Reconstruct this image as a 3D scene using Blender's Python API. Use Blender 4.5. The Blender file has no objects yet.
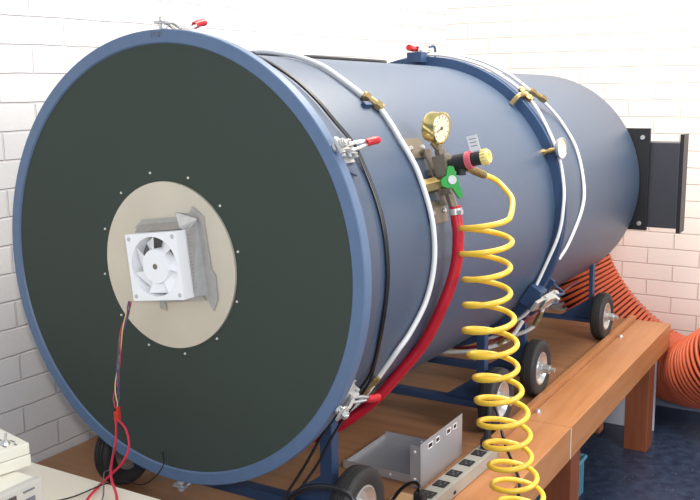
import bpy, bmesh, math, random
from mathutils import Vector, Matrix
random.seed(4)
S = bpy.context.scene
col = S.collection
PI = math.pi
R = math.radians

# ------------------------------------------------------------------ camera
cam = bpy.data.cameras.new('camera'); camo = bpy.data.objects.new('camera', cam); col.objects.link(camo)
yaw, pitch, roll = -0.5402, -0.1788, -0.0123
cyw, syw, cp, sp = math.cos(yaw), math.sin(yaw), math.cos(pitch), math.sin(pitch)
fw = Vector((syw*cp, cyw*cp, sp)); rt = Vector((cyw, -syw, 0)); up = rt.cross(fw)
cr, sr = math.cos(roll), math.sin(roll)
r2 = cr*rt + sr*up; u2 = -sr*rt + cr*up
M = Matrix((r2, u2, -fw)).transposed().to_4x4()
M.translation = Vector((1.3552, -1.4793, 1.5336))
camo.matrix_world = M
cam.sensor_width = 36; cam.lens = 917.08*36/700; cam.clip_start = .02
S.camera = camo

# ------------------------------------------------------------------ world, lights, exposure
w = bpy.data.worlds.new('world'); S.world = w; w.use_nodes = True
w.node_tree.nodes['Background'].inputs[0].default_value = (.74, .84, 1, 1)
w.node_tree.nodes['Background'].inputs[1].default_value = .66
def area(name, loc, target, size, power, colr, sy=None):
    l = bpy.data.lights.new(name, 'AREA'); l.size = size; l.energy = power; l.color = colr
    if sy: l.shape = 'RECTANGLE'; l.size_y = sy
    o = bpy.data.objects.new(name, l); col.objects.link(o); o.location = loc
    o.rotation_euler = (Vector(target)-Vector(loc)).to_track_quat('-Z', 'Y').to_euler()
    return o
area('ceiling_lamp', (.55, 1.3, 3.0), (.55, 1.3, 0), 1.1, 76, (1, .92, .80), 1.6)
area('back_wall_fill', (2.9, .5, 2.1), (1.2, 2.9, 1.0), 1.2, 56, (1, .93, .87), 1.0)  # unseen fill light, added to brighten the right of the back wall
area('camera_flash', (1.45, -1.5, 1.68), (.2, 1.0, 1.0), .10, 13, (1, .98, .95))
S.view_settings.view_transform = 'Standard'; S.view_settings.look = 'None'
S.view_settings.gamma = 1; S.view_settings.use_curve_mapping = False
S.view_settings.exposure = .25

# ------------------------------------------------------------------ materials
def srgb(r, g, b):
    f = lambda c: (c/255/12.92) if c/255 <= .04045 else ((c/255+.055)/1.055)**2.4
    return (f(r), f(g), f(b), 1)
def mat(name, c, rough=.5, metal=0, var=.06, scale=30, bump=0, bscale=200, coat=0, spec=None):
    m = bpy.data.materials.new(name); m.use_nodes = True; nt = m.node_tree; n = nt.nodes; L = nt.links
    b = n['Principled BSDF']; b.inputs['Roughness'].default_value = rough; b.inputs['Metallic'].default_value = metal
    if coat: b.inputs['Coat Weight'].default_value = coat; b.inputs['Coat Roughness'].default_value = .15
    if spec is not None: b.inputs['Specular IOR Level'].default_value = spec
    tc = n.new('ShaderNodeTexCoord'); no = n.new('ShaderNodeTexNoise'); no.inputs['Scale'].default_value = scale; no.inputs['Detail'].default_value = 4
    L.new(tc.outputs['Object'], no.inputs['Vector'])
    mx = n.new('ShaderNodeMix'); mx.data_type = 'RGBA'
    mx.inputs[6].default_value = tuple(max(0, v*(1-var*2)) for v in c[:3])+(1,)
    mx.inputs[7].default_value = tuple(min(1, v*(1+var*2)) for v in c[:3])+(1,)
    L.new(no.outputs['Fac'], mx.inputs[0]); L.new(mx.outputs[2], b.inputs['Base Color'])
    if bump:
        n2 = n.new('ShaderNodeTexNoise'); n2.inputs['Scale'].default_value = bscale; L.new(tc.outputs['Object'], n2.inputs['Vector'])
        bp = n.new('ShaderNodeBump'); bp.inputs['Strength'].default_value = bump; bp.inputs['Distance'].default_value = .002
        L.new(n2.outputs['Fac'], bp.inputs['Height']); L.new(bp.outputs['Normal'], b.inputs['Normal'])
    return m
BLUE_RING = mat('blue_ring_paint', srgb(92, 114, 144), .42, 0, .05, 40)
BLUE_BODY = mat('blue_shell_paint', srgb(64, 82, 106), .42, 0, .04, 160, .35, 420, spec=.75)
BLUE_DARK = mat('dark_blue_frame_paint', srgb(44, 68, 102), .45, 0, .05, 30)
DISC = mat('dark_green_grey_panel', srgb(65, 73, 66), .75, 0, .02, 3, spec=.2)
PLATE = mat('brushed_alloy_plate', srgb(214, 204, 184), .42, .25, .05, 9)
WHITE_P = mat('white_plastic', srgb(250, 250, 250), .4, 0, .01)
CREAM_P = mat('cream_plastic', srgb(226, 222, 206), .45, 0, .01)
CREAM_D = mat('grey_cream_bezel', srgb(190, 186, 178), .5, 0, .01)
GREY_TXT = mat('grey_print', srgb(110, 110, 118), .6)
SCREEN = mat('dark_screen_glass', srgb(70, 62, 60), .12)
SILVER = mat('silver_tape', srgb(180, 176, 170), .36, .5, .10, 60, .4, 40)
CHROME = mat('zinc_metal', srgb(206, 206, 204), .34, .75, .05, 50)
ALU = mat('aluminium_sheet', srgb(186, 186, 190), .42, .4, .05, 12)
BRASS = mat('brass', srgb(176, 152, 104), .34, .85, .06, 60)
GOLD = mat('gold_gauge_case', srgb(222, 200, 130), .18, .95, .03)
DIAL = mat('gauge_dial', srgb(238, 228, 200), .35, 0, .02)
BLACK = mat('black_rubber', srgb(34, 34, 36), .6, 0, .1, 40)
TYRE = mat('tyre_rubber', srgb(48, 47, 47), .62, 0, .12, 60)
BLACKC = mat('black_cable_sheath', srgb(22, 22, 25), .35, 0, .02)
BLACKM = mat('black_steel', srgb(26, 27, 31), .45, 0, .05, 20)
GREYM = mat('dark_grey_steel', srgb(58, 60, 68), .4, .2, .05, 20)
BROWNM = mat('bronze_bracket_steel', srgb(128, 118, 104), .42, .5, .05, 30)
RED_P = mat('red_grip', srgb(196, 30, 42), .35, 0, .02)
RED_H = mat('red_hose', srgb(186, 22, 44), .38, 0, .04, 60)
WHITE_H = mat('white_hose', srgb(228, 228, 226), .4, 0, .02)
YELLOW = mat('yellow_hose', srgb(246, 202, 62), .3, 0, .03, 60, coat=.3)
YELLOW_K = mat('pale_yellow_knob', srgb(236, 216, 134), .4, 0, .02)
GREEN = mat('green_handle', srgb(40, 150, 62), .35, 0, .02)
PINK = mat('pink_band', srgb(214, 96, 110), .45, 0, .02)
PINKH = mat('dull_red_hose', srgb(120, 34, 38), .4, 0, .02)
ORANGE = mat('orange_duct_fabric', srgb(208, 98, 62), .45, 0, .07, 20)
TEAL = mat('teal_plastic', srgb(88, 150, 170), .45, 0, .02)
LAM = mat('white_laminate', srgb(236, 226, 206), .4, 0, .01)
PANELW = mat('pale_grey_board', srgb(206, 210, 222), .5, 0, .02)
SKIRT = mat('grey_skirting', srgb(112, 120, 136), .5, 0, .04)
WIRES = {k: mat(k+'_wire', c, .4, 0, .02) for k, c in dict(pink=srgb(206, 60, 100), yellow=srgb(226, 208, 120), violet=srgb(106, 84, 150), grey=srgb(104, 100, 100), red=srgb(212, 46, 70)).items()}

def wood(name, c1, c2, axis=1, rough=.42, s=1.0, red=0):
    m = bpy.data.materials.new(name); m.use_nodes = True; nt = m.node_tree; n = nt.nodes; L = nt.links
    b = n['Principled BSDF']; b.inputs['Roughness'].default_value = rough
    tc = n.new('ShaderNodeTexCoord'); mp = n.new('ShaderNodeMapping')
    sc = [22*s, 22*s, 22*s]; sc[axis] = 1.6*s
    mp.inputs['Scale'].default_value = sc; L.new(tc.outputs['Object'], mp.inputs['Vector'])
    no = n.new('ShaderNodeTexNoise'); no.inputs['Scale'].default_value = 2; no.inputs['Detail'].default_value = 6; no.inputs['Roughness'].default_value = .6
    L.new(mp.outputs[0], no.inputs['Vector'])
    n2 = n.new('ShaderNodeTexNoise'); n2.inputs['Scale'].default_value = 2.5; n2.inputs['Detail'].default_value = 3; L.new(tc.outputs['Object'], n2.inputs['Vector'])
    ad = n.new('ShaderNodeMath'); ad.operation = 'MULTIPLY_ADD'; ad.inputs[1].default_value = .6
    ad2 = n.new('ShaderNodeMath'); ad2.operation = 'MULTIPLY'; ad2.inputs[1].default_value = .4
    L.new(n2.outputs['Fac'], ad2.inputs[0]); L.new(no.outputs['Fac'], ad.inputs[0]); L.new(ad2.outputs[0], ad.inputs[2])
    rp = n.new('ShaderNodeValToRGB'); rp.color_ramp.elements[0].position = .3; rp.color_ramp.elements[1].position = .7
    rp.color_ramp.elements[0].color = c1; rp.color_ramp.elements[1].color = c2
    L.new(ad.outputs[0], rp.inputs[0]); L.new(rp.outputs[0], b.inputs['Base Color'])
    return m
PLY = wood('stained_plywood', srgb(138, 94, 62), srgb(176, 128, 90), 0, .5, .6)
BEAM = wood('stained_timber_beam', srgb(170, 112, 68), srgb(198, 140, 94), 1, .4)
LEGW = wood('dark_red_timber', srgb(112, 60, 38), srgb(146, 82, 50), 2, .5)
PALEW = wood('pale_timber', srgb(206, 164, 116), srgb(228, 188, 140), 0, .5)

def brick(name, axis, a0, z0, h, width, c, cm):
    m = bpy.data.materials.new(name); m.use_nodes = True; nt = m.node_tree; n = nt.nodes; L = nt.links
    b = n['Principled BSDF']; b.inputs['Roughness'].default_value = .6
    tc = n.new('ShaderNodeTexCoord'); sx = n.new('ShaderNodeSeparateXYZ'); L.new(tc.outputs['Object'], sx.inputs[0])
    nz = n.new('ShaderNodeTexNoise'); nz.inputs['Scale'].default_value = 9; L.new(tc.outputs['Object'], nz.inputs['Vector'])
    def lin(out, add, k=.006):
        a = n.new('ShaderNodeMath'); a.operation = 'ADD'; a.inputs[1].default_value = add; L.new(out, a.inputs[0])
        q = n.new('ShaderNodeMath'); q.operation = 'MULTIPLY_ADD'; q.inputs[1].default_value = k
        L.new(nz.outputs['Fac'], q.inputs[0]); L.new(a.outputs[0], q.inputs[2]); return q.outputs[0]
    cx = n.new('ShaderNodeCombineXYZ')
    L.new(lin(sx.outputs[axis], -a0 + 40*width), cx.inputs[0]); L.new(lin(sx.outputs[2], -z0 + 40*h - .003), cx.inputs[1])
    br = n.new('ShaderNodeTexBrick'); L.new(cx.outputs[0], br.inputs['Vector'])
    br.inputs['Scale'].default_value = 1; br.inputs['Brick Width'].default_value = width; br.inputs['Row Height'].default_value = h
    br.inputs['Mortar Size'].default_value = .0036; br.inputs['Mortar Smooth'].default_value = .6; br.inputs['Bias'].default_value = 0
    br.inputs['Color1'].default_value = c; br.inputs['Color2'].default_value = tuple(v*.965 for v in c[:3])+(1,); br.inputs['Mortar'].default_value = cm
    L.new(br.outputs['Color'], b.inputs['Base Color'])
    n2 = n.new('ShaderNodeTexNoise'); n2.inputs['Scale'].default_value = 60; n2.inputs['Detail'].default_value = 5; L.new(tc.outputs['Object'], n2.inputs['Vector'])
    ma = n.new('ShaderNodeMath'); ma.operation = 'MULTIPLY_ADD'; ma.inputs[1].default_value = -1.0
    m2 = n.new('ShaderNodeMath'); m2.operation = 'MULTIPLY'; m2.inputs[1].default_value = .22; L.new(n2.outputs['Fac'], m2.inputs[0])
    L.new(br.outputs['Fac'], ma.inputs[0]); L.new(m2.outputs[0], ma.inputs[2])
    bp = n.new('ShaderNodeBump'); bp.inputs['Strength'].default_value = .7; bp.inputs['Distance'].default_value = .006
    L.new(ma.outputs[0], bp.inputs['Height']); L.new(bp.outputs['Normal'], b.inputs['Normal'])
    return m
XL, YB = -.68, 2.9
BRK_L = brick('white_painted_brick_left', 1, .373, 1.722, .0757, .231, srgb(228, 227, 226), srgb(214, 211, 212))
BRK_B = brick('white_painted_brick_back', 0, -.33, 1.826, .0764, .234, srgb(238, 230, 222), srgb(222, 208, 200))
def floormat():
    m = bpy.data.materials.new('navy_speckled_vinyl'); m.use_nodes = True; nt = m.node_tree; n = nt.nodes; L = nt.links
    b = n['Principled BSDF']; b.inputs['Roughness'].default_value = .35
    tc = n.new('ShaderNodeTexCoord'); v = n.new('ShaderNodeTexVoronoi'); v.inputs['Scale'].default_value = 38; L.new(tc.outputs['Object'], v.inputs['Vector'])
    no = n.new('ShaderNodeTexNoise'); no.inputs['Scale'].default_value = 26; no.inputs['Detail'].default_value = 6; L.new(tc.outputs['Object'], no.inputs['Vector'])
    r1 = n.new('ShaderNodeValToRGB'); r1.color_ramp.elements[0].position = .04; r1.color_ramp.elements[1].position = .10
    r1.color_ramp.elements[0].color = (1, 1, 1, 1); r1.color_ramp.elements[1].color = (0, 0, 0, 1); L.new(v.outputs['Distance'], r1.inputs[0])
    r2_ = n.new('ShaderNodeValToRGB'); r2_.color_ramp.elements[0].position = .35; r2_.color_ramp.elements[1].position = .7
    r2_.color_ramp.elements[0].color = srgb(34, 44, 64); r2_.color_ramp.elements[1].color = srgb(54, 68, 92); L.new(no.outputs['Fac'], r2_.inputs[0])
    mx = n.new('ShaderNodeMix'); mx.data_type = 'RGBA'; mx.inputs[7].default_value = srgb(130, 140, 160)
    L.new(r1.outputs[0], mx.inputs[0]); L.new(r2_.outputs[0], mx.inputs[6]); L.new(mx.outputs[2], b.inputs['Base Color'])
    return m
FLOOR = floormat()

# ------------------------------------------------------------------ mesh helpers
def catmull(pts, n=8, closed=False):
    P = [Vector(p) for p in pts]
    if len(P) < 3: return P
    out = []; N = len(P)
    for i in range(N if closed else N-1):
        if closed: a, b, c, d = P[i-1], P[i], P[(i+1) % N], P[(i+2) % N]
        else: b, c = P[i], P[i+1]; a = P[i-1] if i else b*2-c; d = P[i+2] if i+2 < N else c*2-b
        for k in range(n):
            t = k/n; out.append(.5*((2*b)+(c-a)*t+(2*a-5*b+4*c-d)*t*t+(3*b-a-3*c+d)*t**3))
    if not closed: out.append(P[-1])
    return out
class MB:
    def __init__(s): s.bm = bmesh.new()
    def _xf(s, vs, m):
        if m is not None: bmesh.ops.transform(s.bm, matrix=m, verts=vs)
    def box(s, c, size, m=None, bev=0):
        r = bmesh.ops.create_cube(s.bm, size=1); vs = r['verts']
        bmesh.ops.scale(s.bm, vec=size, verts=vs); bmesh.ops.translate(s.bm, vec=c, verts=vs)
        if bev:
            es = list({e for v in vs for e in v.link_edges})
            rr = bmesh.ops.bevel(s.bm, geom=es, offset=bev, segments=2, affect='EDGES', profile=.6)
            vs = [v for v in rr['verts']] + [v for v in vs if v.is_valid]
            vs = list({v for f in rr['faces'] for v in f.verts} | {v for v in vs if v.is_valid})
        s._xf(vs, m); return s
    def prism(s, poly, depth, m=None):   # polygon in local xy, extruded along local z
        a = [s.bm.verts.new((p[0], p[1], 0)) for p in poly]; b = [s.bm.verts.new((p[0], p[1], depth)) for p in poly]
        s.bm.faces.new(list(reversed(a))); s.bm.faces.new(b); n = len(poly)
        for i in range(n): s.bm.faces.new((a[i], a[(i+1) % n], b[(i+1) % n], b[i]))
        s._xf(a+b, m); return s
    def tube(s, pts, r, seg=12, cap=True, rf=None):
        P = [Vector(p) for p in pts]; N = len(P); T = []
        for i in range(N): T.append((P[min(i+1, N-1)]-P[max(i-1, 0)]).normalized())
        nrm = T[0].orthogonal().normalized(); rings = []
        for i in range(N):
            nrm = (nrm - T[i]*nrm.dot(T[i])).normalized(); bn = T[i].cross(nrm)
            rr = rf(i/(N-1)) if rf else r
            rings.append([s.bm.verts.new(P[i]+rr*(math.cos(2*PI*k/seg)*nrm+math.sin(2*PI*k/seg)*bn)) for k in range(seg)])
        for i in range(N-1):
            for k in range(seg):
                s.bm.faces.new((rings[i][k], rings[i][(k+1) % seg], rings[i+1][(k+1) % seg], rings[i+1][k]))
        if cap: s.bm.faces.new(list(reversed(rings[0]))); s.bm.faces.new(rings[-1])
        return s
    def cyl(s, a, b, r, seg=20, r1=None):
        a = Vector(a); b = Vector(b)
        return s.tube([a, b], r, seg, True, (lambda t: r+(r1-r)*t) if r1 is not None else None)
    def lathe(s, prof, org, ax, seg=48, closed=False):   # prof: (radius, along)
        ax = Vector(ax).normalized(); e1 = ax.orthogonal().normalized(); e2 = ax.cross(e1); org = Vector(org); rings = []
        for (r, a) in prof:
            if r < 1e-6: rings.append([s.bm.verts.new(org+ax*a)])
            else: rings.append([s.bm.verts.new(org+ax*a+r*(math.cos(2*PI*k/seg)*e1+math.sin(2*PI*k/seg)*e2)) for k in range(seg)])
        n = len(rings); rg = range(n) if closed else range(n-1)
        for i in rg:
            A, B = rings[i], rings[(i+1) % n]
            for k in range(seg):
                k2 = (k+1) % seg
                if len(A) == 1 and len(B) == 1: continue
                if len(A) == 1: s.bm.faces.new((A[0], B[k2], B[k]))
                elif len(B) == 1: s.bm.faces.new((A[k], A[k2], B[0]))
                else: s.bm.faces.new((A[k], A[k2], B[k2], B[k]))
        return s
    def build(s, name, material, parent=None, label=None, smooth=True, loc=None, angle=35):
        bmesh.ops.recalc_face_normals(s.bm, faces=s.bm.faces)
        base = Vector((0, 0, 0))
        if parent is not None: base = parent['_w'] if '_w' in parent else Vector((0, 0, 0))
        elif loc is not None: base = Vector(loc)
        base = Vector(base)
        bmesh.ops.translate(s.bm, vec=-base, verts=s.bm.verts)
        me = bpy.data.meshes.new(name); s.bm.to_mesh(me); s.bm.free()
        me.materials.append(material)
        if smooth:
            me.shade_smooth()
            try: me.set_sharp_from_angle(angle=R(angle))
            except Exception: pass
        o = bpy.data.objects.new(name, me); col.objects.link(o)
        if parent is not None: o.parent = parent
        elif loc is not None: o.location = base
        o['_w'] = list(base)
        if label: o['label'] = label
        return o
def thing(name, label, cat, loc, group=None):
    o = bpy.data.objects.new(name, None); col.objects.link(o); o.location = loc; o.empty_display_size = .05
    o['_w'] = list(loc); o['label'] = label; o['category'] = cat
    if group: o['group'] = group
    return o
def tag(o, label, cat, group=None):
    o['label'] = label; o['category'] = cat
    if group: o['group'] = group
    return o
def text(txt, size, m, material, parent, name='lettering', depth=.0004):
    cu = bpy.data.curves.new(name, 'FONT'); cu.body = txt; cu.size = size; cu.align_x = 'CENTER'; cu.align_y = 'CENTER'; cu.extrude = depth
    t = bpy.data.objects.new(name, cu); col.objects.link(t); bpy.context.view_layer.update()
    me = bpy.data.meshes.new_from_object(t.evaluated_get(bpy.context.evaluated_depsgraph_get()))
    bpy.data.objects.remove(t)
    me.transform(Matrix.Translation(-Vector(parent['_w'])) @ m); me.materials.clear(); me.materials.append(material)
    o = bpy.data.objects.new(name, me); col.objects.link(o); o.parent = parent; o['_w'] = list(parent['_w']); return o
def frame(o, x, y, z):
    m = Matrix((Vector(x), Vector(y), Vector(z))).transposed().to_4x4(); m.translation = Vector(o); return m

# chamber cylinder frame
AZ = -.0162; ZC = 1.1523
AX = Vector((0, math.cos(AZ), math.sin(AZ))); ZP = Vector((0, -math.sin(AZ), math.cos(AZ))); XP = Vector((1, 0, 0)); OC = Vector((0, 0, ZC))
def CY(th, r, s):
    t = R(th); return OC + XP*(math.cos(t)*r) + ZP*(math.sin(t)*r) + AX*s
def FR(th, r, s):                # local frame: x tangential(up), y radial out, z along axis... returned as matrix with x=axis, y=tangent, z=radial
    t = R(th); n = XP*math.cos(t)+ZP*math.sin(t); tg = -XP*math.sin(t)+ZP*math.cos(t)
    m = Matrix((AX, tg, n)).transposed().to_4x4(); 
    m.translation = CY(th, r, s); return m
TZ = .488   # bench top

# ------------------------------------------------------------------ structure
def struct(name, o): o['kind'] = 'structure'; return o
m = MB(); m.box((XL-.05, .6, 1.5), (.1, 4.8, 3.0)); struct('w', m.build('wall_left', BRK_L, smooth=False))
m = MB(); m.box((.9, YB+.05, 1.5), (3.36, .1, 3.0)); struct('w', m.build('wall_back', BRK_B, smooth=False))
m = MB(); m.box((.9, .6, -.05), (3.36, 4.8, .1)); struct('f', m.build('floor', FLOOR, smooth=False))
def skirting(name, m4, L):
    m = MB(); m.prism([(0, 0), (.03, 0), (.026, .012), (.012, .03), (.009, .1), (0, .104)], L, m4); struct('b', m.build(name, SKIRT))
skirting('baseboard_back', frame((XL, YB, 0), (0, -1, 0), (0, 0, 1), (1, 0, 0)), 3.2)
skirting('baseboard_left', frame((XL, YB, 0), (1, 0, 0), (0, 0, 1), (0, -1, 0)), 4.6)

# ------------------------------------------------------------------ workbench
XO, YE, YN = .557, 2.57, -.12
bench = thing('workbench', 'low stained timber workbench carrying the big blue chamber', 'workbench', (0, 1.2, 0))
m = MB(); m.box(((XL+.411)/2+.003, (YE+YN)/2, TZ-.009), (.411-XL-.006, YE-YN, .018)); m.build('plywood_top', PLY, bench, smooth=False)
YJ = 1.16
m = MB(); m.box(((.412+XO)/2, (YE+YJ)/2, TZ-.0525), (XO-.412, YE-YJ-.002, .105), bev=.002); m.build('edge_beam', BEAM, bench, 'orange-brown beam along the open side, far length', smooth=False)
m = MB(); m.box(((.412+XO)/2, (YN+YJ)/2, TZ-.0525), (XO-.412, YJ-YN-.002, .105), bev=.002); m.build('edge_beam', BEAM, bench, 'orange-brown beam along the open side, near length', smooth=False)
m = MB(); m.box((.395, (YE+.86)/2, TZ+.009), (.022, YE-.86, .018), bev=.001); m.build('curb_strip', BEAM, bench, smooth=False)
m = MB(); m.box((-.1, YE-.02, TZ-.07), (1.0, .04, .1)); m.build('end_rail', BEAM, bench, smooth=False)
m = MB(); m.box((XL+.03, (YE+YN)/2, TZ-.07), (.04, YE-YN, .1)); m.build('rear_rail', BEAM, bench, smooth=False)
m = MB(); m.box((XO+.0002, YJ, TZ-.0525), (.0016, .004, .1)); m.build('joint_filler', CREAM_P, bench, 'pale filler line at the beam joint', smooth=False)
for x, y in ((.497, 2.31), (.497, 1.262), (-.58, 2.31), (-.58, 1.20), (.497, .0), (-.58, .0)):
    m = MB(); m.box((x, y, (TZ-.105)/2), (.095, .095, TZ-.105), bev=.003); m.build('leg', LEGW, bench, smooth=False)
for y in (2.245, 1.235, .62):
    m = MB(); m.lathe([(0, .012), (.006, .012), (.009, .008), (.010, 0), (0, 0)], (.425, y, TZ-.001), (0, 0, 1), 12); m.build('bolt_head', CHROME, bench)

# ------------------------------------------------------------------ chamber
ch = thing('test_chamber', 'large blue cylindrical steel chamber lying on wheels on the workbench', 'vacuum chamber', (0, 1.2, TZ))
SEG = 160
ring = MB().lathe([(.466, .012), (.472, .0015), (.4735, 0), (.498, 0), (.5, .002), (.5, .027), (.498, .029), (.4685, .030), (.462, .030)], OC, AX, SEG, closed=True).build('door_ring', BLUE_RING, ch)
text('TOP', .017, frame(CY(90.7, .4885, -.0006), -XP*-1, ZP, -AX), GREY_TXT, ring, 'handwritten_mark')
# scuffs on the ring edge: small worn paint chips
MB().lathe([(0, .004), (.473, .004), (.473, .010), (0, .010)], OC, AX, SEG).build('end_panel', DISC, ch)
hc = OC + XP*.0065 + ZP*-.003
hub = MB().lathe([(0, -.001), (.1835, -.001), (.184, .005), (0, .005)], hc, AX, 96).build('mounting_plate', PLATE, ch)
for px_, pz_ in ((-.0401, .197), (.0669, .1906), (-.1291, .1491), (.1509, .1359), (-.184, .0642), (.195, .0427), (.1892, -.0637), (-.1909, -.0406), (-.0638, -.1913), (.0417, -.1971), (.1328, -.151), (-.145, -.132)):
    MB().lathe([(0, .001), (.0024, .002), (.003, .005), (0, .005)], OC + XP*px_ + ZP*pz_, AX, 10).build('rivet', CREAM_P, ch)
MB().lathe([(.455, .030), (.468, .030), (.468, .118), (.466, .122), (.455, .122)], OC, AX, SEG).build('door_drum', BLUE_BODY, ch)
MB().lathe([(.44, .128), (.455, .128), (.458, .131), (.458, 1.25), (.44, 1.25)], OC, AX, SEG).build('front_shell', BLUE_BODY, ch)
MB().lathe([(.44, .120), (.452, .120), (.452, .131), (.44, .131)], OC, AX, SEG, closed=True).build('door_seal', BLACK, ch)
MB().lathe([(.45, 1.246), (.486, 1.246), (.487, 1.248), (.487, 1.258), (.45, 1.258)], OC, AX, SEG).build('joint_flange', BLUE_DARK, ch)
MB().lathe([(.45, 1.2585), (.484, 1.2585), (.484, 1.265), (.45, 1.265)], OC, AX, SEG).build('gasket', WHITE_H, ch)
MB().lathe([(.44, 1.2655), (.487, 1.2655), (.487, 1.279), (.44, 1.279)], OC, AX, SEG).build('joint_flange', BLUE_DARK, ch)
MB().lathe([(.44, 1.279), (.449, 1.279), (.449, 2.345), (.446, 2.358), (.440, 2.365), (.43, 2.368), (0, 2.368)], OC, AX, SEG).build('rear_shell', BLUE_BODY, ch)

# toggle clamps holding the door
def toggle_clamp(th, flip=1):
    F = FR(th, .468, .085)
    B = MB()
    B.box((-.012, 0, .006), (.066, .044, .004), F, .001)
    B.prism([(-.040, .006), (.016, .006), (.010, .022), (-.004, .036), (-.026, .038), (-.038, .024)], .003, F @ frame((0, .016, 0), (1, 0, 0), (0, 0, 1), (0, -1, 0)))
    B.prism([(-.040, .006), (.016, .006), (.010, .022), (-.004, .036), (-.026, .038), (-.038, .024)], .003, F @ frame((0, -.013, 0), (1, 0, 0), (0, 0, 1), (0, -1, 0)))
    base = B.build('toggle_clamp', CHROME, ch, smooth=False)
    A = MB()
    for sd in (-.009, .009):
        A.tube([F @ Vector(p) for p in ((-.080, sd, .046), (-.055, sd, .047), (-.03, sd, .038), (-.01, sd, .030))], .0042, 8)
    A.box((-.076, 0, .046), (.014, .034, .006), F, .001)
    A.cyl(F @ Vector((-.072, 0, .060)), F @ Vector((-.072, 0, .034)), .005, 10)
    A.cyl(F @ Vector((-.072, 0, .040)), F @ Vector((-.072, 0, .0335)), .010, 14)
    A.cyl(F @ Vector((-.072, 0, .058)), F @ Vector((-.072, 0, .050)), .009, 6)
    A.cyl(F @ Vector((-.030, -.021, .030)), F @ Vector((-.030, .021, .030)), .005, 10)
    A.cyl(F @ Vector((0, -.021, .026)), F @ Vector((0, .021, .026)), .005, 10)
    A.build('clamp_arm', CHROME, base)
    L = MB()
    for sd in (-.007, .007):
        L.tube([F @ Vector(p) for p in ((-.02, sd, .030), (.006, sd, .038), (.036, sd*.4, .048))], .0038, 8)
    L.build('lever', CHROME, base)
    G = MB(); G.tube([F @ Vector(p) for p in catmull(((.028, 0, .046), (.040, 0, .051), (.056, 0, .054), (.066, 0, .054)), 5)], .008, 12, True, lambda t: .0082 if t < .85 else .006)
    G.build('red_grip', RED_P, base)
    W = MB(); W.prism([(-.046, -.024), (.022, -.024), (.010, -.050)], .004, F); W.box((-.012, 0, .001), (.068, .052, .006), F); W.build('clamp_plate', BLUE_BODY, base, smooth=False)
for th in (31.4, -31, 89.5, -89): toggle_clamp(th)

# frame and wheels
TY = .0965
def wheel(sx, y):
    c = Vector((sx*.358, y, TZ+TY)); ax = Vector((sx, 0, 0))
    prof = [(.052, -.016), (.058, -.022), (.075, -.026), (.088, -.024), (.0935, -.019), (.0950, -.014), (.0950, -.0125), (.0925, -.0115), (.0925, -.0100), (.0962, -.009), (.0965, -.004), (.094, -.003), (.094, -.0015), (.0965, -.0005),
            (.0965, .0015), (.094, .0025), (.094, .004), (.0962, .005), (.0962, .0095), (.0925, .0105), (.0925, .012), (.0950, .013), (.0935, .019), (.088, .024), (.075, .026), (.058, .022), (.052, .016)]
    t = MB().lathe(prof, c, ax, 56, closed=True).build('wheel', TYRE, ch)
    MB().lathe([(0, -.012), (.046, -.012), (.054, -.018), (.056, -.015), (.054, .016), (.056, .021), (.052, .022), (.046, .014), (.040, .008), (.026, .007), (.020, .014), (.019, .026), (0, .026)], c, ax, 40).build('wheel_rim', CHROME, t)
    b = MB(); b.cyl(c+ax*.02, c+ax*.066, .0085, 14); b.cyl(c+ax*.028, c+ax*.050, .0165, 6); b.lathe([(.0, 0), (.017, 0), (.017, .003), (0, .003)], c+ax*.025, ax, 20); b.build('axle_bolt', CHROME, t)
def cart(y, py):
    bh = .026 if y < .5 else .022 if y < 2 else .015
    m = MB(); m.box((0, y, TZ+.072), (.63, .034, bh), bev=.001); m.build('cross_beam', BLUE_DARK, ch, smooth=False)
    for sx in (1, -1):
        x = sx*(.287 if y < .5 else .312)
        top = ZC - math.sqrt(.452**2-(abs(x)+.016)**2) + .02
        m = MB(); m.box((x, y, (TZ+.066+top)/2), (.032 if y < .5 else .026 if y < 1.2 else .022 if y < 2 else .016, .03, top-TZ-.066), bev=.001); m.build('frame_post', BLUE_DARK, ch, smooth=False)
        m = MB(); m.prism([(0, 0), (-.12, 0), (0, .085)], .005, frame((x-sx*.008, y-.002+.0025*sx, TZ+.08), (sx, 0, 0), (0, 0, 1), (0, -sx, 0))); m.build('gusset_plate', BLUE_DARK, ch, smooth=False)
        m = MB(); m.cyl((x, y, TZ+TY), (sx*.35, y, TZ+TY), .008, 12); m.build('axle', CHROME, ch)
        wheel(sx, y)
for y in (.198, 1.038, 1.393, 2.19): cart(y, 0)
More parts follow.
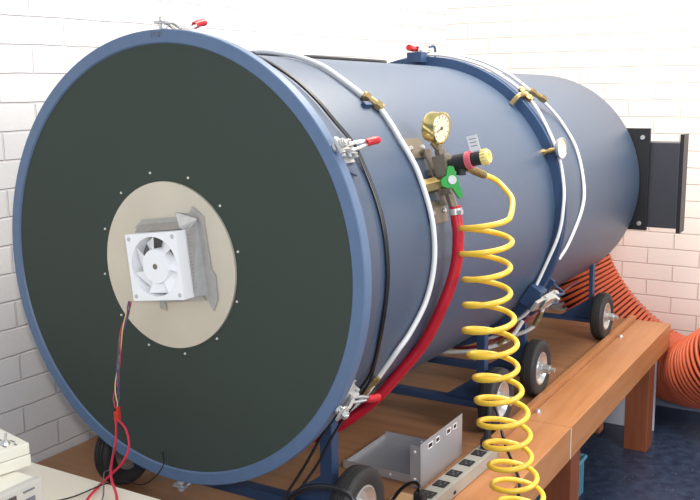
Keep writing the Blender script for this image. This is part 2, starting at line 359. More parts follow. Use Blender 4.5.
# latches joining the two shells
def latch(th, red, k=1.0):
    F = FR(th, .487, 1.25) @ Matrix.Scale(k, 4)
    b = MB(); b.box((-.034, 0, -.004), (.05, .06, .038), F, .001); base = b.build('joint_latch', BLUE_DARK, ch, smooth=False)
    h = MB()
    h.prism([(-.05, .018), (.06, .018), (.075, .026), (.06, .038), (.0, .040), (-.05, .030)], .003, F @ frame((0, .016, 0), (1, 0, 0), (0, 0, 1), (0, -1, 0)))
    h.prism([(-.05, .018), (.06, .018), (.075, .026), (.06, .038), (.0, .040), (-.05, .030)], .003, F @ frame((0, -.013, 0), (1, 0, 0), (0, 0, 1), (0, -1, 0)))
    h.box((.0, 0, .036), (.10, .030, .003), F, .001)
    h.cyl(F @ Vector((.045, -.020, .028)), F @ Vector((.045, .020, .028)), .006, 12); h.cyl(F @ Vector((-.03, -.020, .026)), F @ Vector((-.03, .020, .026)), .006, 12)
    h.cyl(F @ Vector((.03, .012, .036)), F @ Vector((.03, .012, .050)), .006, 10)
    h.build('latch_body', CHROME, base, smooth=False)
    u = MB()
    for sd in (1, -1): u.tube([F @ Vector(p) for p in catmull(((.04, .016*sd, .036), (.075, .016*sd, .042), (.094, .015*sd, .034), (.098, .014*sd, -.004)), 6)], .004, 8)
    u.box((.096, 0, -.012), (.012, .05, .026), F); u.build('hook', BLUE_DARK, base)
    if red:
        g = MB(); g.tube([F @ Vector(p) for p in ((-.04, 0, .026), (-.06, 0, .027), (-.10, 0, .030))], .009, 12, True, lambda t: .007+.003*t); g.build('red_grip', RED_P, base)
    else:
        g = MB(); g.box((-.066, 0, .024), (.06, .030, .010), F, .002); g.build('latch_lever', CHROME, base, smooth=False)
latch(91, True, .85); latch(-32, False, 1.15)

# rear air box between the chamber end and the wall
bx = thing('exhaust_duct_box', 'black square metal duct sticking out sideways behind the chamber end', 'duct', (.45, 2.5, 1.13))
m = MB(); m.box((.335, 2.380, 1.132), (.285, .018, .42), bev=.001); fp = m.build('mounting_flange', BLACKM, bx, smooth=False)
for z in (1.305, .950): MB().lathe([(0, -.006), (.009, -.005), (.010, 0), (0, 0)], (.448, 2.371, z), (0, 1, 0), 14).build('bolt_head', CHROME, bx)
m = MB(); m.box((.40, 2.449, 1.108), (.38, .10, .352), bev=.003); m.build('duct_body', GREYM, bx, smooth=False)
m = MB(); m.box((.597, 2.45, 1.115), (.016, .09, .405), bev=.001); ef = m.build('end_flange', BLACKM, bx, smooth=False)
# ------------------------------------------------------------------ fan on the plate
fc = OC + XP*.0217 + ZP*.0055
tl = R(7.2); fx = XP*math.cos(tl)+ZP*math.sin(tl); fz = -XP*math.sin(tl)+ZP*math.cos(tl)
FM = frame(fc, fx, -AX, fz)           # local x right, y towards viewer (negative axis), z up
fan = thing('cooling_fan', 'white square cooling fan taped to the pale round plate', 'fan', tuple(fc))
h = .072
def sq_ring(mb, y0, y1, hs, r, n=48):
    def sqp(a):
        c, s_ = math.cos(a), math.sin(a); k = hs/max(abs(c), abs(s_)); p = (c*k, s_*k)
        return p
    ra = []
    for y in (y0, y1):
        ra.append(([mb.bm.verts.new(FM @ Vector((sqp(2*PI*k/n+PI/4)[0], y, sqp(2*PI*k/n+PI/4)[1]))) for k in range(n)],
                   [mb.bm.verts.new(FM @ Vector((r*math.cos(2*PI*k/n+PI/4), y, r*math.sin(2*PI*k/n+PI/4)))) for k in range(n)]))
    for k in range(n):
        j = (k+1) % n
        mb.bm.faces.new((ra[0][0][k], ra[0][0][j], ra[1][0][j], ra[1][0][k]))
        mb.bm.faces.new((ra[0][1][k], ra[0][1][j], ra[1][1][j], ra[1][1][k]))
        for q in (0, 1): mb.bm.faces.new((ra[q][0][k], ra[q][0][j], ra[q][1][j], ra[q][1][k]))
m = MB(); sq_ring(m, .028, .062, h, .064); m.build('fan_housing', WHITE_P, fan)
m = MB()
m.lathe([(0, .0), (.036, .0), (.038, .003), (.038, .024), (0, .024)], FM @ Vector((0, .058, 0)), AX, 40); hubo = m.build('fan_hub', WHITE_P, fan)
MB().lathe([(0, 0), (.006, 0), (.006, .001), (0, .001)], FM @ Vector((0, .0595, 0)), AX, 20).build('shaft_cap', BROWNM, hubo)
for k in range(7):
    a = 2*PI*k/7+.25+PI; b = MB(); q = []
    for (rr, da, y) in ((.036, 0, .056), (.0630, -.06, .056), (.0630, .66, .034), (.036, .78, .036)):
        q.append((rr*math.cos(a+da), y, rr*math.sin(a+da)))
    vs = [b.bm.verts.new(FM @ Vector(p)) for p in q] + [b.bm.verts.new(FM @ (Vector(p)+Vector((0, -.002, 0)))) for p in q]
    for f in ((0, 1, 2, 3), (7, 6, 5, 4), (0, 4, 5, 1), (1, 5, 6, 2), (2, 6, 7, 3), (3, 7, 4, 0)): b.bm.faces.new([vs[i] for i in f])
    b.build('fan_blade', WHITE_P, fan, smooth=False)
for sx in (-1, 1):
    for sz in (-1, 1):
        b = MB(); b.lathe([(0, -.002), (.0045, -.0015), (.005, 0), (0, 0)], FM @ Vector((sx*.062, .062, sz*.062)), AX, 14)
        b.box((0, 0, 0), (.007, .0012, .0012), FM @ Matrix.Translation((sx*.062, .0642, sz*.062)))
        b.build('screw', CHROME, fan)
m = MB(); m.box((.002, .0145, 0), (.138, .027, .138), FM)
for k in range(16): m.box((.0725, .0145, -.06+k*.008), (.006, .026, .002), FM)
m.build('heat_sink', mat('grey_heat_sink', srgb(120, 118, 118), .5), fan, smooth=False)
def tape(poly, y0=.001, th=.0012, tilt=None):
    b = MB(); n = len(poly); a = [b.bm.verts.new(FM @ Vector(p)) for p in poly]; c = [b.bm.verts.new(FM @ (Vector(p)+Vector((0, .0012, 0)))) for p in poly]
    b.bm.faces.new(a); b.bm.faces.new(c)
    for i in range(n): b.bm.faces.new((a[i], a[(i+1) % n], c[(i+1) % n], c[i]))
    b.build('tape_strip', SILVER, fan, 'crumpled silver tape', smooth=False)
tape([(-.098, .002, .082), (-.074, .003, .098), (.06, .002, .098), (.075, .003, .118), (.104, .002, .092), (.09, .003, .070), (-.07, .003, .066)])
tape([(-.073, .030, .0735), (.073, .030, .0735), (.082, .003, .088), (-.080, .003, .088)])
tape([(.0735, .030, -.070), (.0735, .030, .0735), (.083, .003, .092), (.088, .003, -.074)])
tape([(.080, .003, .092), (.102, .002, .086), (.106, .003, -.02), (.115, .002, -.03), (.113, .003, -.082), (.098, .003, -.108), (.082, .003, -.078), (.080, .003, 0)])
tape([(-.05, .003, -.066), (.07, .003, -.072), (.082, .003, -.085), (-.035, .003, -.088), (-.036, .002, -.106), (-.054, .003, -.10)])
tape([(.0735, .028, .066), (.060, .034, .078), (.052, .031, .110), (.070, .012, .104), (.088, .006, .09)])
m = MB(); m.box((-.118, .0025, .025), (.004, .002, .024), FM @ Matrix.Rotation(0, 4, 'Y')); m.build('masking_tape', CREAM_P, fan, smooth=False)
lead = [(-0.053, -0.062, 1.076), (-0.071, -0.055, 1.041), (-0.093, -0.055, 0.993), (-0.104, -0.055, 0.934), (-0.109, -0.06, 0.876), (-0.112, -0.065, 0.824)]
P = catmull(lead, 14); N = len(P)
for j, cn in enumerate(('pink', 'yellow', 'violet', 'grey')):
    pts = []
    for i, p in enumerate(P):
        t = i/(N-1); a = t*11 + j*PI/2; sp_ = .0035 + .006*max(0, t-.7)/.3*(1 if t < .93 else 1-(t-.93)/.07)
        pts.append(p + Vector((math.cos(a)*sp_, math.sin(a)*sp_*.6, 0)))
    MB().tube(pts, .0014, 6).build('lead_wire', WIRES[cn], fan, cn+' lead wire')

# hookup wires hanging from the connector to the desk
hk = thing('hookup_wires', 'thin red and grey wires hanging from an orange clip onto the desk', 'wires', (-.107, -.07, .80))
m = MB(); m.box((-.108, -.066, .806), (.013, .010, .020), bev=.001); m.box((-.104, -.066, .822), (.006, .007, .012)); m.build('connector', mat('orange_clip', srgb(216, 66, 46), .4), hk, smooth=False)
redA = [(-0.111, -0.068, 0.800), (-0.100, -0.08, 0.775), (-0.085, -0.1, 0.747), (-0.028, -0.165, 0.757), (0.055, -0.25, 0.768), (0.13, -0.31, 0.757), (0.19, -0.40, 0.754)]
redB = [(-0.105, -0.068, 0.800), (-0.069, -0.08, 0.785), (-0.043, -0.1, 0.757), (-0.026, -0.14, 0.738), (0.013, -0.22, 0.745), (0.062, -0.31, 0.757), (0.100, -0.384, 0.7545), (.15, -.5, .7545)]
grey = [(-0.107, -0.066, 0.800), (-0.099, -0.09, 0.747), (-0.043, -0.16, 0.730), (.02, -.235, .762), (0.088, -0.304, 0.758), (0.139, -0.372, 0.754)]
MB().tube(catmull(redA, 8), .0027, 8).build('red_wire', WIRES['red'], hk)
MB().tube(catmull(redB, 8), .0027, 8).build('red_wire', WIRES['red'], hk)
MB().tube(catmull(grey, 8), .0014, 8).build('grey_wire', WIRES['grey'], hk)
thin = [(-.035, -.004, .712), (-0.027, -0.012, 0.709), (-0.009, -0.030, 0.700), (-0.003, -0.06, 0.685), (0.012, -0.12, 0.690), (0.035, -0.20, 0.735), (0.049, -0.27, 0.757), (0.03, -0.34, 0.7535), (-.03, -.42, .7535)]
tag(MB().tube(catmull(thin, 8), .0014, 8).build('thin_cable', BLACKC, loc=(-.03, -.34, .75)), 'thin black cable curling from the ring foot back over the white desk', 'cable')

# ------------------------------------------------------------------ hoses and cables on the chamber
hose = thing('air_hose', 'white hose arcing around the front shell of the chamber', 'hose', CY(0, .475, .39))
pts = [CY(t, .466, s) for t, s in ((150, .33), (120, .34), (95, .35), (80, .36), (68.4, .358), (59.5, .345), (51.2, .351), (46.9, .372), (40, .366), (34.3, .362), (28.5, .367), (22.4, .371), (10.2, .378), (-1.6, .376), (-12.3, .359), (-21.3, .321), (-26.7, .29))]
pts += [Vector(p) for p in ((0.363, 0.28, 0.86), (0.333, 0.27, 0.819), (0.293, 0.26, 0.779), (0.237, 0.26, 0.739), (.15, .26, .70))]
MB().tube(catmull(pts, 6), .0062, 12).build('hose_line', WHITE_H, hose)
def tee(par, th0, s, r, th1=None, s1=None, m=BRASS, stub=True):
    a = CY(th0+2.6, r, s-.003); b = CY(th0-2.6, r, s+.003)
    if s1 is not None: a = CY(th0, r, s); b = CY(th1, r, s1)
    d = (b-a).normalized(); L = (b-a).length
    q = MB(); q.cyl(a-d*.0, a+d*L*.28, .0125, 6); q.cyl(a+d*L*.28, b-d*L*.3, .009, 14); q.cyl(b-d*L*.3, b, .0125, 6); q.cyl(a-d*.006, a, .010, 14); q.cyl(b, b+d*.006, .010, 14)
    c = (a+b)/2
    if stub:
        n = (c-OC-AX*((c-OC).dot(AX))).normalized(); q.cyl(c, c-n*.03, .008, 10)
    return q.build('tee_fitting', m, par)
tee(hose, 50.5, .352, .468, 45.8, .374)
F = FR(47.5, .455, .355); m = MB(); m.box((-.02, 0, .006), (.03, .012, .014), F, .001); m.build('stand_off', BLUE_DARK, hose, smooth=False)
tee(hose, -36.5, .273, .462, -42, .262, stub=False)

rh = thing('red_hose', 'red rubber hose curving down from the valve under the chamber', 'hose', (.49, .44, 1.24))
redh = [(0.487, 0.44, 1.255), (0.492, 0.44, 1.22), (0.496, 0.44, 1.188), (0.491, 0.44, 1.117), (0.468, 0.43, 1.033), (0.419, 0.42, 0.926), (0.359, 0.4, 0.842), (0.306, 0.38, 0.776), (0.232, 0.36, 0.712), (0.164, 0.34, 0.67), (0.078, 0.34, 0.645), (0, .34, .64)]
MB().tube(catmull(redh, 8), .0135, 16).build('hose_line', RED_H, rh)
m = MB(); m.tube([Vector((.4880, .44, 1.250)), Vector((.4900, .44, 1.236))], .0155, 16); m.box((.503, .432, 1.243), (.012, .012, .010)); m.build('hose_clamp', CHROME, rh)

fh = thing('flange_hose', 'white hose following the joint flange from the top of the chamber', 'hose', CY(0, .5, 1.29))
MB().tube(catmull([CY(t, r, s) for t, r, s in ((118, .494, 1.288), (100, .494, 1.288), (85, .494, 1.287), (69, .4945, 1.284), (58, .495, 1.284), (48, .496, 1.290), (38, .4945, 1.280), (23, .493, 1.262), (11, .491, 1.248), (2, .486, 1.240), (-8, .479, 1.236), (-22, .468, 1.226), (-30, .475, 1.215), (-37, .50, 1.21), (-46, .49, 1.22), (-56, .475, 1.23))], 5), .0052, 12).build('hose_line', WHITE_H, fh)
tee(fh, 49.5, 1.292, .4975, 44.5, 1.288)
m = MB(); q = CY(47, .495, 1.288); m.tube(catmull([q, CY(47, .496, 1.235), CY(46.5, .462, 1.222)], 4), .008, 10); m.build('brass_elbow', BRASS, fh)
rhs = thing('rear_hose', 'white hose arching over the rear shell behind the joint flange', 'hose', CY(20, .46, 1.55))
MB().tube(catmull([CY(112, .487, 1.31), CY(95, .493, 1.31), CY(82, .499, 1.325), CY(72, .499, 1.36), CY(62, .494, 1.385), CY(56, .487, 1.41), CY(49, .476, 1.46), CY(44, .464, 1.525)] + [CY(t, .4555, s) for t, s in ((35.7, 1.567), (23.1, 1.576), (8, 1.563), (-2.3, 1.537), (-15.4, 1.458), (-22, 1.41))], 7), .0055, 12).build('hose_line', WHITE_H, rhs)
tee(rhs, 51.5, 1.440, .480, 46.5, 1.485, stub=False)

cab = thing('twin_cable', 'pair of thin black cables looped over the chamber door seam down to the wheel', 'cable', CY(0, .47, .15))
base = [(150, .13), (120, .128), (100, .126), (84, .126), (70, .127), (58.9, .128), (49.6, .127), (42, .134), (34, .148), (25, .156), (16.1, .160), (6.9, .161), (-3.6, .162), (-16.3, .168), (-29, .204)]
bA = [(0.39, 0.2, 0.881), (0.354, 0.185, 0.824), (0.329, 0.15, 0.770), (0.303, 0.12, 0.704), (0.271, 0.08, 0.642), (0.256, 0.05, 0.604), (.25, .0, .52), (.25, -.07, .493)]
bB = [(0.38, 0.19, 0.879), (0.347, 0.165, 0.833), (0.314, 0.13, 0.775), (0.286, 0.10, 0.709), (0.256, 0.07, 0.648), (0.236, 0.04, 0.604), (.22, .0, .52), (.21, -.07, .493)]
for off, tail in ((.004, bA), (-.0025, bB)):
    MB().tube(catmull([CY(t, .4715 if s < .129 else (.468 if t > 30 and t < 50 else .462), s+off) for t, s in base]+[Vector(p) for p in tail], 5), .0031, 8).build('cable_strand', BLACKC, cab)
tag(MB().tube(catmull([CY(99, .478, .02+.03), CY(92, .472, .16), CY(91.5, .464, .3), CY(91, .463, .6), CY(89, .462, .95), CY(92, .462, 1.0)], 6), .0055, 8).build('top_cable', BLACKC, loc=CY(91, .463, .5)), 'black cable lying lengthwise along the top of the front shell', 'cable')
tag(MB().tube(catmull([(.20, -.08, .494), (.235, -.02, .56), (0.265, 0.03, 0.623), (0.298, 0.03, 0.668), (0.344, 0.03, 0.699), (0.387, 0.045, 0.703), (0.423, 0.05, 0.695), (0.445, 0.05, 0.678), (0.478, 0.05, 0.63), (.50, .04, .56), (.51, -.02, .495)], 6), .0055, 10).build('power_cable', BLACKC, loc=(.39, .04, .6)), 'thick black cable arching in front of the nearest wheel', 'cable')
pk = tag(MB().tube(catmull([(.0, 1.2, .665), (0.07, 1.25, 0.660), (0.179, 1.24, 0.668), (0.265, 1.28, 0.700), (0.352, 1.3, 0.768), (0.340, 1.5, 0.762), (0.30, 1.9, 0.752), (.25, 2.2, .715)], 8), .0055, 10).build('dull_red_tube', PINKH, loc=(.3, 1.4, .7)), 'thin dark red tube running under the joint flange toward the rear', 'tube')
for nm, lab, pp in (('drain_tube', 'translucent white tube looping under the joint flange, nearer one', [(.0, 1.19, .655), (0.056, 1.19, 0.650), (0.201, 1.19, 0.672), (0.297, 1.205, 0.704), (0.336, 1.23, 0.735), (0.366, 1.235, 0.784)]),
                   ('drain_tube', 'translucent white tube looping under the joint flange, farther one', [(.12, 1.33, .68), (.25, 1.33, .69), (0.325, 1.32, 0.716), (0.375, 1.32, 0.75), (0.396, 1.33, 0.798), (0.412, 1.33, 0.84)])):
    t = thing(nm, lab, 'tube', pp[2], 'white tubes under the flange'); MB().tube(catmull(pp, 8), .0065, 10).build('tube_line', WHITE_H, t)
    a = Vector(pp[3]); b = Vector(pp[4]); q = MB(); q.cyl(a, a+(b-a)*.45, .010, 6); q.cyl(a+(b-a)*.5, a+(b-a)*.85, .010, 6); q.cyl(a, b, .008, 12); q.build('brass_coupling', BRASS, t)

# small flange gauge
vg = thing('vacuum_gauge', 'small round dial gauge on a brass stem at the joint flange', 'gauge', CY(24, .49, 1.25))
a = OC+XP*.410+ZP*.186+AX*1.235; b = OC+XP*.458+ZP*.200+AX*1.245
m = MB(); m.cyl(a, b, .007, 12); m.cyl(a-(b-a)*.1, a+(b-a)*.3, .011, 6); m.cyl(a+(b-a)*.55, a+(b-a)*.75, .009, 12); m.build('stem', BRASS, vg)
nd = (Vector((1, -.12, .05))).normalized()
gc = OC+XP*.466+ZP*.2024+AX*1.25
MB().lathe([(0, -.012), (.012, -.012), (.028, -.004), (.032, .002), (.033, .008), (.030, .009), (.029, .005), (0, .005)], gc, nd, 32).build('gauge_case', CHROME, vg)
MB().lathe([(0, .0062), (.0285, .0062), (.0285, .005), (0, .005)], gc, nd, 32).build('dial_face', DIAL, vg)

# ------------------------------------------------------------------ regulator station
def AP(x, z, s): return OC + XP*x + ZP*z + AX*s
vs_ = thing('pressure_regulator', 'brass gauge, green valve and black regulator on a bracket on the front shell', 'pressure regulator', tuple(AP(.43, .17, .44)))
thb, tht = 12.0, 31.5
m = MB()
for th in (tht, thb):
    F = FR(th, .4585, .425); m.box((0, 0, .002), (.085, .052, .004), F, .001)
F = FR((thb+tht)/2, .4585, .43)
chord = 2*.46*math.sin(R((tht-thb)/2))
m.box((.012, 0, .012), (.034, chord-.02, .005), F, .001); m.box((.012, chord/2-.012, .006), (.034, .005, .018), F); m.box((.012, -chord/2+.012, .006), (.034, .005, .018), F)
m.build('bracket', BROWNM, vs_, smooth=False)
for th in (tht, thb):
    for dx in (-.03, .03):
        F = FR(th, .4625, .425); MB().lathe([(0, .005), (.005, .004), (.0065, 0), (0, 0)], F @ Vector((dx, 0, 0)), (F.to_3x3() @ Vector((0, 0, 1))), 12).build('bracket_screw', CHROME, vs_)
# manifold block
vertd = (AP(.478, .115, .44)-AP(.447, .245, .44)).normalized()
nrm = XP*.95+ZP*.3; nrm = (nrm - vertd*nrm.dot(vertd)).normalized()
BF = frame(AP(.458, .190, .44), nrm.cross(-vertd).normalized()*-1, -vertd, nrm)
m = MB(); m.box((0, .012, 0), (.034, .05, .034), BF, .003); m.cyl(BF @ Vector((0, .03, 0)), BF @ Vector((0, .06, 0)), .009, 14); m.cyl(BF @ Vector((0, .038, 0)), BF @ Vector((0, .048, 0)), .014, 6)
m.box((0, -.03, 0), (.024, .05, .024), BF, .003); m.cyl(BF @ Vector((0, -.05, 0)), AP(.486, .098, .44), .011, 6); m.cyl(BF @ Vector((0, 0, -.04)), BF @ Vector((0, 0, 0)), .009, 12)
m.build('manifold_block', BROWNM, vs_, smooth=False)
# gauge
gd = Vector((.985, -.14, -.10)).normalized(); gc = AP(.448, .287, .44)
MB().lathe([(0, -.034), (.030, -.034), (.0345, -.030), (.0355, -.026), (.0355, -.004), (.037, -.002), (.037, .003), (.0335, .005), (.0325, .001), (0, .001)], gc, gd, 48).build('gauge_case', GOLD, vs_)
dl = MB().lathe([(0, .0018), (.0322, .0018), (.0322, .0005), (0, .0005)], gc, gd, 40).build('gauge_dial', DIAL, vs_)
gu = (ZP - gd*ZP.dot(gd)).normalized(); gr = gu.cross(gd)
GF = frame(gc+gd*.0024, gr, gu, gd)
m = MB()
for k in range(11):
    a = R(-135+27*k); m.box((0, .027, 0), (.0012, .005, .0006), GF @ Matrix.Rotation(a, 4, 'Z'))
m.build('tick_marks', GREY_TXT, dl, smooth=False)
m = MB(); m.box((0, .008, .0008), (.0016, .026, .0008), GF @ Matrix.Rotation(R(115), 4, 'Z')); m.lathe([(0, .003), (.004, .002), (.004, 0), (0, 0)], gc+gd*.002, gd, 14); m.build('needle', BROWNM, dl, smooth=False)
m = MB(); m.cyl(gc-gd*.016-gu*.034, BF @ Vector((0, .05, 0)), .010, 8); m.build('gauge_stem', BRASS, vs_)
# green butterfly valve handle
hz = Vector((.66, -.72, .2)).normalized(); hy = (-vertd - hz*hz.dot(-vertd)).normalized(); hx = hy.cross(hz)
HF = frame(BF @ Vector((-.004, -.026, .004)) + hz*.026, hx, hy, hz)
m = MB(); m.prism([(-.012, .014), (-.006, .034), (.002, .038), (.012, .034), (.014, .014), (.018, 0), (.016, -.014), (.022, -.046), (.010, -.052), (-.004, -.020), (-.018, -.018), (-.030, -.010), (-.030, .004), (-.020, .012)], .012, HF @ Matrix.Scale(.86, 4)); gh = m.build('valve_handle', GREEN, vs_, 'green butterfly handle', smooth=False)
MB().lathe([(0, .0125), (.010, .0125), (.011, .010), (0, .010)], HF @ Vector((0, 0, 0)), HF.to_3x3() @ Vector((0, 0, 1)), 24).build('handle_cap', CHROME, gh)
m = MB(); a = BF @ Vector((0, -.026, .004)); o = AP(.424, .153, .40); m.cyl(a, o, .012, 14); m.cyl(a+(o-a)*.45, o, .0175, 6); m.cyl(o, o+(o-a).normalized()*.012, .013, 16); m.cyl(a, a+hz*.026, .010, 14); m.build('side_outlet', BRASS, vs_)
# regulator body to the right
r0 = BF @ Vector((0, .012, .01)); r1 = AP(.556, .224, .44); rd = (r1-r0).normalized()
m = MB(); m.lathe([(0, 0), (.012, 0), (.012, .018), (.019, .020), (.019, .048), (.0155, .052), (.0155, (r1-r0).length-.005), (0, (r1-r0).length-.005)], r0, rd, 28); m.cyl(r0+rd*.036+ZP*.0, r0+rd*.036-ZP*.030, .011, 14); m.build('regulator_body', BLACK, vs_)
MB().lathe([(.0160, .050), (.0205, .051), (.0205, .064), (.0160, .065)], r0, rd, 28, closed=True).build('pink_band', PINK, vs_)
L0 = (r1-r0).length
m = MB(); m.lathe([(0, L0-.006), (.0150, L0-.006), (.0165, L0-.002), (.0165, L0+.010), (.0145, L0+.013), (.008, L0+.013), (.007, L0+.008), (0, L0+.008)], r0, rd, 32)
e1 = rd.orthogonal().normalized(); e2 = rd.cross(e1)
for k in range(14):
    a = 2*PI*k/14; m.cyl(r0+rd*(L0-.004)+(e1*math.cos(a)+e2*math.sin(a))*.0165, r0+rd*(L0+.008)+(e1*math.cos(a)+e2*math.sin(a))*.0165, .0024, 6)
m.build('adjusting_knob', YELLOW_K, vs_)
m = MB(); m.box((0, .018, 0), (.026, .036, .0008), frame(r0+rd*(L0-.022)+ZP*.018, rd, (ZP*.95-rd*.28).normalized(), rd.cross(ZP))); tg = m.build('paper_tag', WHITE_H, vs_, smooth=False)
m = MB()
for k in range(3): m.box((0, .012+k*.008, 0), (.016, .0016, .0014), frame(r0+rd*(L0-.022)+ZP*.018, rd, (ZP*.95-rd*.28).normalized(), rd.cross(ZP)))
m.build('print_lines', GREY_TXT, tg, smooth=False)

# ------------------------------------------------------------------ yellow coiled hose
yc = thing('coiled_hose', 'yellow coiled air hose hanging from the regulator past the bench edge', 'hose', (.62, .5, 0))
RT = Vector((.857, .514, 0)); TC = Vector((.514, -.857, 0))
ctr = [(.548, .476, 1.262), (.555, .462, 1.190), (.570, .436, 1.09), (.59, .416, .956), (.608, .436, .808), (.624, .465, .652), (.634, .51, .533)]
cc = catmull(ctr, 40)
def at_z(z):
    for a, b in zip(cc, cc[1:]):
        if a.z >= z >= b.z: t = (a.z-z)/(a.z-b.z+1e-9); return a.lerp(b, t)
    c = cc[-1] + Vector((.004, .03, 0))*((cc[-1].z-z)/.12) if z < cc[-1].z else cc[0]
    return Vector((c.x, c.y, z))
NT = 16.0; pitchs = .0565; z0 = 1.233; pts = []
st = [AP(.520, .190, .47), AP(.528, .180, .50), Vector((.533, .570, 1.305)), Vector((.562, .560, 1.285)), Vector((.588, .540, 1.262))]
n = int(NT*28)
for i in range(n+1):
    k = i/28; z = z0 - k*pitchs - .0; ph = 2*PI*k
    c = at_z(z); rr = .055 + .004*math.sin(k*1.7)
    pts.append(Vector((c.x, c.y, z)) + RT*(rr*math.cos(ph)) + TC*(rr*math.sin(ph)))
last = pts[-1]
allp = catmull(st+[pts[1], pts[4]], 6)[:-6] + pts[1:] + catmull([last, last+Vector((.01, -.03, -.06)), last+Vector((.03, -.08, -.20)), Vector((last.x+.05, last.y-.2, .012)), Vector((last.x+.3, last.y-.5, .010))], 8)[1:]
MB().tube(allp, .0066, 12).build('hose_line', YELLOW, yc)
a = st[0]; b = st[1]; d = (a-b).normalized(); m = MB()
for k in range(6): m.cyl(a+d*.004-d*.007*k, a+d*.004-d*.007*k-d*.005, .0095, 12)
m.cyl(a+d*.03, a-d*.04, .0085, 12); m.build('spring_guard', BRASS, yc)

# ------------------------------------------------------------------ things on the bench
tr = thing('metal_bracket', 'bent aluminium tray with slotted tall side standing on the bench', 'bracket', (.22, .68, TZ))
z = TZ+.0012
m = MB(); m.box((.225, .68, z+.0008), (.245, .24, .0016)); m.box((.103, .68, z+.008), (.0016, .24, .016)); m.box((.225, .8, z+.012), (.245, .0016, .024)); m.box((.225, .561, z+.012), (.245, .0016, .022)); m.build('tray_base', ALU, tr, smooth=False)
sp2 = MB()
y0, y1, zt_ = .540, .805, z+.122
# slotted side sheet: built as strips around four slots
slots = [(.585, .612), (.632, .655), (.700, .725), (.745, .765)]
zs0, zs1 = z+.094, z+.108
sp2.box((.349, (y0+y1)/2, (z+zs0)/2), (.002, y1-y0, zs0-z)); sp2.box((.349, (y0+y1)/2, (zs1+zt_)/2), (.002, y1-y0, zt_-zs1))
ys = [y0]+[v for s_ in slots for v in s_]+[y1]
for k in range(0, len(ys), 2): sp2.box((.349, (ys[k]+ys[k+1])/2, (zs0+zs1)/2), (.002, ys[k+1]-ys[k], zs1-zs0))
sp2.box((.334, y0+.001, (z+zt_)/2-.003), (.030, .002, zt_-z-.006))
side = sp2.build('slotted_side', ALU, tr, smooth=False)
for ya, yb_ in slots:
    q = MB(); sq = [(ya, zs0), (yb_, zs0), (yb_, zs1), (ya, zs1)]
    for k in range(4):
        a, b = sq[k], sq[(k+1) % 4]; q.cyl((.3502, a[0], a[1]), (.3502, b[0], b[1]), .0011, 6)
    q.build('slot_rim', WHITE_P, side, smooth=False)
for p, ax in (((.334, y0-.001, z+.10), (0, -1, 0)), ((.334, y0-.001, z+.025), (0, -1, 0)), ((.25, .560, z+.012), (0, -1, 0)), ((.225, .7985, z+.015), (0, -1, 0))):
    MB().lathe([(0, .002), (.003, .0015), (.004, 0), (0, 0)], p, ax, 10).build('rivet', WHITE_P, tr)

ps = thing('power_strip', 'long grey metal power strip with black sockets beside the aluminium tray', 'power strip', (.423, .55, TZ))
rz = Matrix.Translation((.4235, .56, TZ)) @ Matrix.Rotation(R(-1.5), 4, 'Z')
m = MB(); m.box((0, 0, .021), (.050, .52, .038), rz, .002); m.box((0, .262, .021), (.046, .005, .034), rz); m.build('strip_body', mat('beige_grey_enamel', srgb(168, 166, 156), .4), ps, smooth=False)
for y in (.746, .67, .592, .517, .446, .37):
    q = MB(); q.box((-.002, y-.56, .0412), (.034, .036, .003), rz, .001); so = q.build('socket', BLACK, ps, smooth=False)
    q = MB()
    for sx in (-.007, .007): q.box((sx, y-.556, .0429), (.0022, .009, .0006), rz)
    q.lathe([(0, .0006), (.003, .0006), (.003, 0), (0, 0)], rz @ Vector((0, y-.568, .0427)), (0, 0, 1), 10)
    q.build('socket_slots', GREY_TXT, so, smooth=False)
m = MB(); m.box((.0255, -.02, .015), (.002, .012, .008), rz); m.build('side_switch', BLACK, ps, smooth=False)
pg = thing('power_plug', 'black plug with cable standing in the far end of the power strip', 'plug', (.432, .79, TZ+.043))
m = MB(); m.box((.432, .790, TZ+.056), (.030, .030, .028), bev=.004); m.tube(catmull([(.432, .79, TZ+.065), (.431, .80, TZ+.10), (.425, .82, TZ+.15), (.412, .845, TZ+.16)], 5), .008, 10, True, lambda t: .011-.004*t); m.build('plug_body', BLACK, pg)
MB().tube(catmull([(.412, .845, TZ+.16), (.43, .86, TZ+.13), (.470, .83, .535), (.527, .755, .507), (.566, .69, .495), (.572, .66, .46), (.56, .64, .36), (.54, .62, .2), (.53, .6, .006)], 8), .0045, 8).build('plug_cable', BLACKC, pg)
pg = thing('power_plug', 'black plug with looping cable in the nearest visible socket', 'plug', (.418, .446, TZ+.043))
m = MB(); m.box((.420, .40, TZ+.056), (.026, .030, .026), bev=.004); m.build('plug_body', BLACK, pg, smooth=False)
MB().tube(catmull([(.425, .385, TZ+.060), (.418, .40, TZ+.075), (.398, .422, TZ+.076), (.370, .438, TZ+.062), (.345, .438, TZ+.040), (.332, .425, TZ+.018), (.328, .39, TZ+.006), (.32, .3, TZ+.006)], 8), .0045, 8).build('plug_cable', BLACKC, pg)
tag(MB().box((.345, .455, TZ+.007), (.055, .05, .012), None, .001).build('wood_offcut', PALEW, loc=(.345, .455, TZ), smooth=False), 'small pale wood offcut beside the nearest wheel', 'wood block')

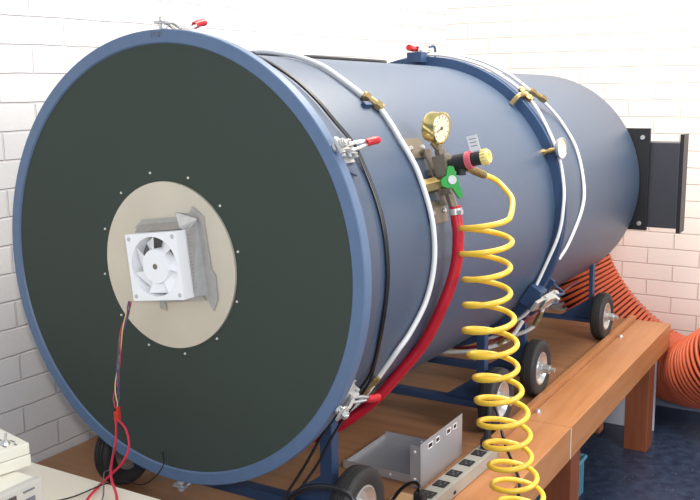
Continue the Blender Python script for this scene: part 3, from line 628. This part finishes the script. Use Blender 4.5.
# ------------------------------------------------------------------ orange duct hose
DP = [(.03, 2.72, 1.02), (.036, 2.725, .96), (.045, 2.73, .852), (.079, 2.73, .711), (.151, 2.73, .563), (.259, 2.73, .43), (.393, 2.73, .318), (.53, 2.715, .252), (.648, 2.63, .266), (.73, 2.54, .315), (.842, 2.45, .408), (1.046, 2.36, .552), (1.25, 2.30, .68)]
c0 = catmull(DP, 40); acc = [0]
for a, b in zip(c0, c0[1:]): acc.append(acc[-1]+(b-a).length)
Ltot = acc[-1]; PT = .0235
def duct_pts(step):
    out = []; j = 0; k = 0
    while k*step < Ltot:
        d = k*step
        while acc[j+1] < d: j += 1
        out.append(c0[j].lerp(c0[j+1], (d-acc[j])/(acc[j+1]-acc[j]))); k += 1
    return out
du = thing('duct_hose', 'large orange ribbed flexible duct behind the chamber and bench end', 'duct', (.5, 2.65, 0))
dr = lambda t: .147 + .017*max(0, min(1, (t-.55)/.15))
MB().tube(duct_pts(.012), .131, 56, True, lambda t: dr(t)-.013).build('liner', mat('duct_gap_shade', srgb(74, 30, 22), .7), du, 'inner tube coloured dark for the shade between the ribs', angle=80)  # dark colour paints in the shade of the gaps between ribs
nst = 44; hp = duct_pts(PT/nst); hel = []; nrm = Vector((0, 1, 0))
for i, p in enumerate(hp):
    T = (hp[min(i+1, len(hp)-1)]-hp[max(i-1, 0)]).normalized(); nrm = (nrm-T*nrm.dot(T)).normalized(); bn = T.cross(nrm)
    a = 2*PI*i/nst; hel.append(p+(nrm*math.cos(a)+bn*math.sin(a))*dr(i/(len(hp)-1)))
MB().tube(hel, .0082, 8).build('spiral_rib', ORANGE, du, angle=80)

# ------------------------------------------------------------------ under the bench
cr_ = thing('plastic_crate', 'teal ribbed plastic basket on the floor under the bench', 'basket', (.36, 1.62, 0))
m = MB()
X0, X1, Y0, Y1, H = .17, .425, 1.42, 1.77, .14
for k in range(14):
    y = Y0+.012+k*(Y1-Y0-.024)/13
    for x in (X0, X1): m.box((x, y, H/2), (.005, .014, H))
for k in range(9):
    x = X0+.012+k*(X1-X0-.024)/8
    for y in (Y0, Y1): m.box((x, y, H/2), (.014, .005, H))
m.box(((X0+X1)/2, (Y0+Y1)/2, .005), (X1-X0, Y1-Y0, .008)); m.build('basket_body', TEAL, cr_, smooth=False)
m = MB(); m.tube([(X0-.004, Y0-.004, H), (X1+.004, Y0-.004, H), (X1+.004, Y1+.004, H), (X0-.004, Y1+.004, H), (X0-.004, Y0-.004, H)], .009, 8); m.build('basket_rim', TEAL, cr_)
m = MB(); m.box((-.07, 1.70, .331), (1.15, .055, .103), None, .002); m.build('cross_joist', LEGW, bench, smooth=False)
m = MB(); m.box((.40, 2.53, .181), (.23, .012, .36)); tag(m.build('leaning_board', PANELW, loc=(.40, 2.53, 0), smooth=False), 'pale grey board standing behind the far bench leg', 'board')

# ------------------------------------------------------------------ desk with instruments, near left
dk = thing('desk', 'white laminate desk at the lower left corner in front of the chamber', 'desk', (-.2, -.7, 0))
m = MB(); m.box((-.16, -.70, .735), (1.0, .90, .03), bev=.002); m.build('desk_top', LAM, dk, smooth=False)
for x in (-.62, .30):
    for y in (-1.1, -.29): m = MB(); m.box((x, y, .36), (.04, .04, .72)); m.build('leg', GREYM, dk, smooth=False)
ins = thing('panel_instrument', 'cream bench instrument with a dark screen and small keypad', 'instrument', (-.08, -.60, .75))
IX, IY = .085, -.445
m = MB(); m.box((IX-.16, IY-.13, .8), (.30, .26, .097), bev=.004); m.build('instrument_case', CREAM_P, ins, smooth=False)
m = MB(); m.box((IX-.006, IY-.13, .8), (.018, .264, .100), bev=.003); bz = m.build('front_bezel', CREAM_D, ins, smooth=False)
m = MB(); m.box((IX+.0035, IY-.140, .803), (.003, .165, .072)); m.build('screen', SCREEN, bz, smooth=False)
m = MB(); m.box((IX+.0035, IY-.028, .815), (.002, .020, .018)); 
for k in range(3): m.box((IX+.0035, IY-.028, .795-k*.012), (.002, .030, .003))
m.box((IX+.0035, IY-.030, .838), (.002, .024, .003)); m.build('keypad', GREY_TXT, bz, smooth=False)
sb = thing('switch_box', 'small cream two-part box with a toggle switch on top of the instrument', 'switch box', (-.03, -.52, .85))
SM = Matrix.Translation((.030, -.418, .8505)) @ Matrix.Rotation(R(-12), 4, 'Z')
m = MB(); m.box((-.06, -.10, .011), (.12, .20, .022), SM, .002); m.build('box_base', CREAM_P, sb, smooth=False)
m = MB(); m.box((-.06, -.10, .0335), (.118, .198, .021), SM, .002); m.build('box_lid', CREAM_P, sb, smooth=False)
sp3 = Vector((-.006, -.444, .8945)); m = MB(); m.lathe([(0, .006), (.007, .006), (.009, .003), (.010, 0), (0, 0)], sp3, (0, 0, 1), 16); m.cyl(sp3, sp3+Vector((.002, .002, .020)), .0026, 10); m.build('toggle_switch', CHROME, sb)
m = MB()
for a, b in (((-.030, -.018), (.016, .003)), ((-.012, -.022), (.010, .003)), ((-.055, -.03), (.014, .003)), ((-.018, -.040), (.012, .003))): m.box((a[0], a[1], .0443), (b[0], b[1], .0006), SM)
m.build('panel_print', GREY_TXT, sb, smooth=False)

for o in bpy.data.objects:
    if '_w' in o: del o['_w']
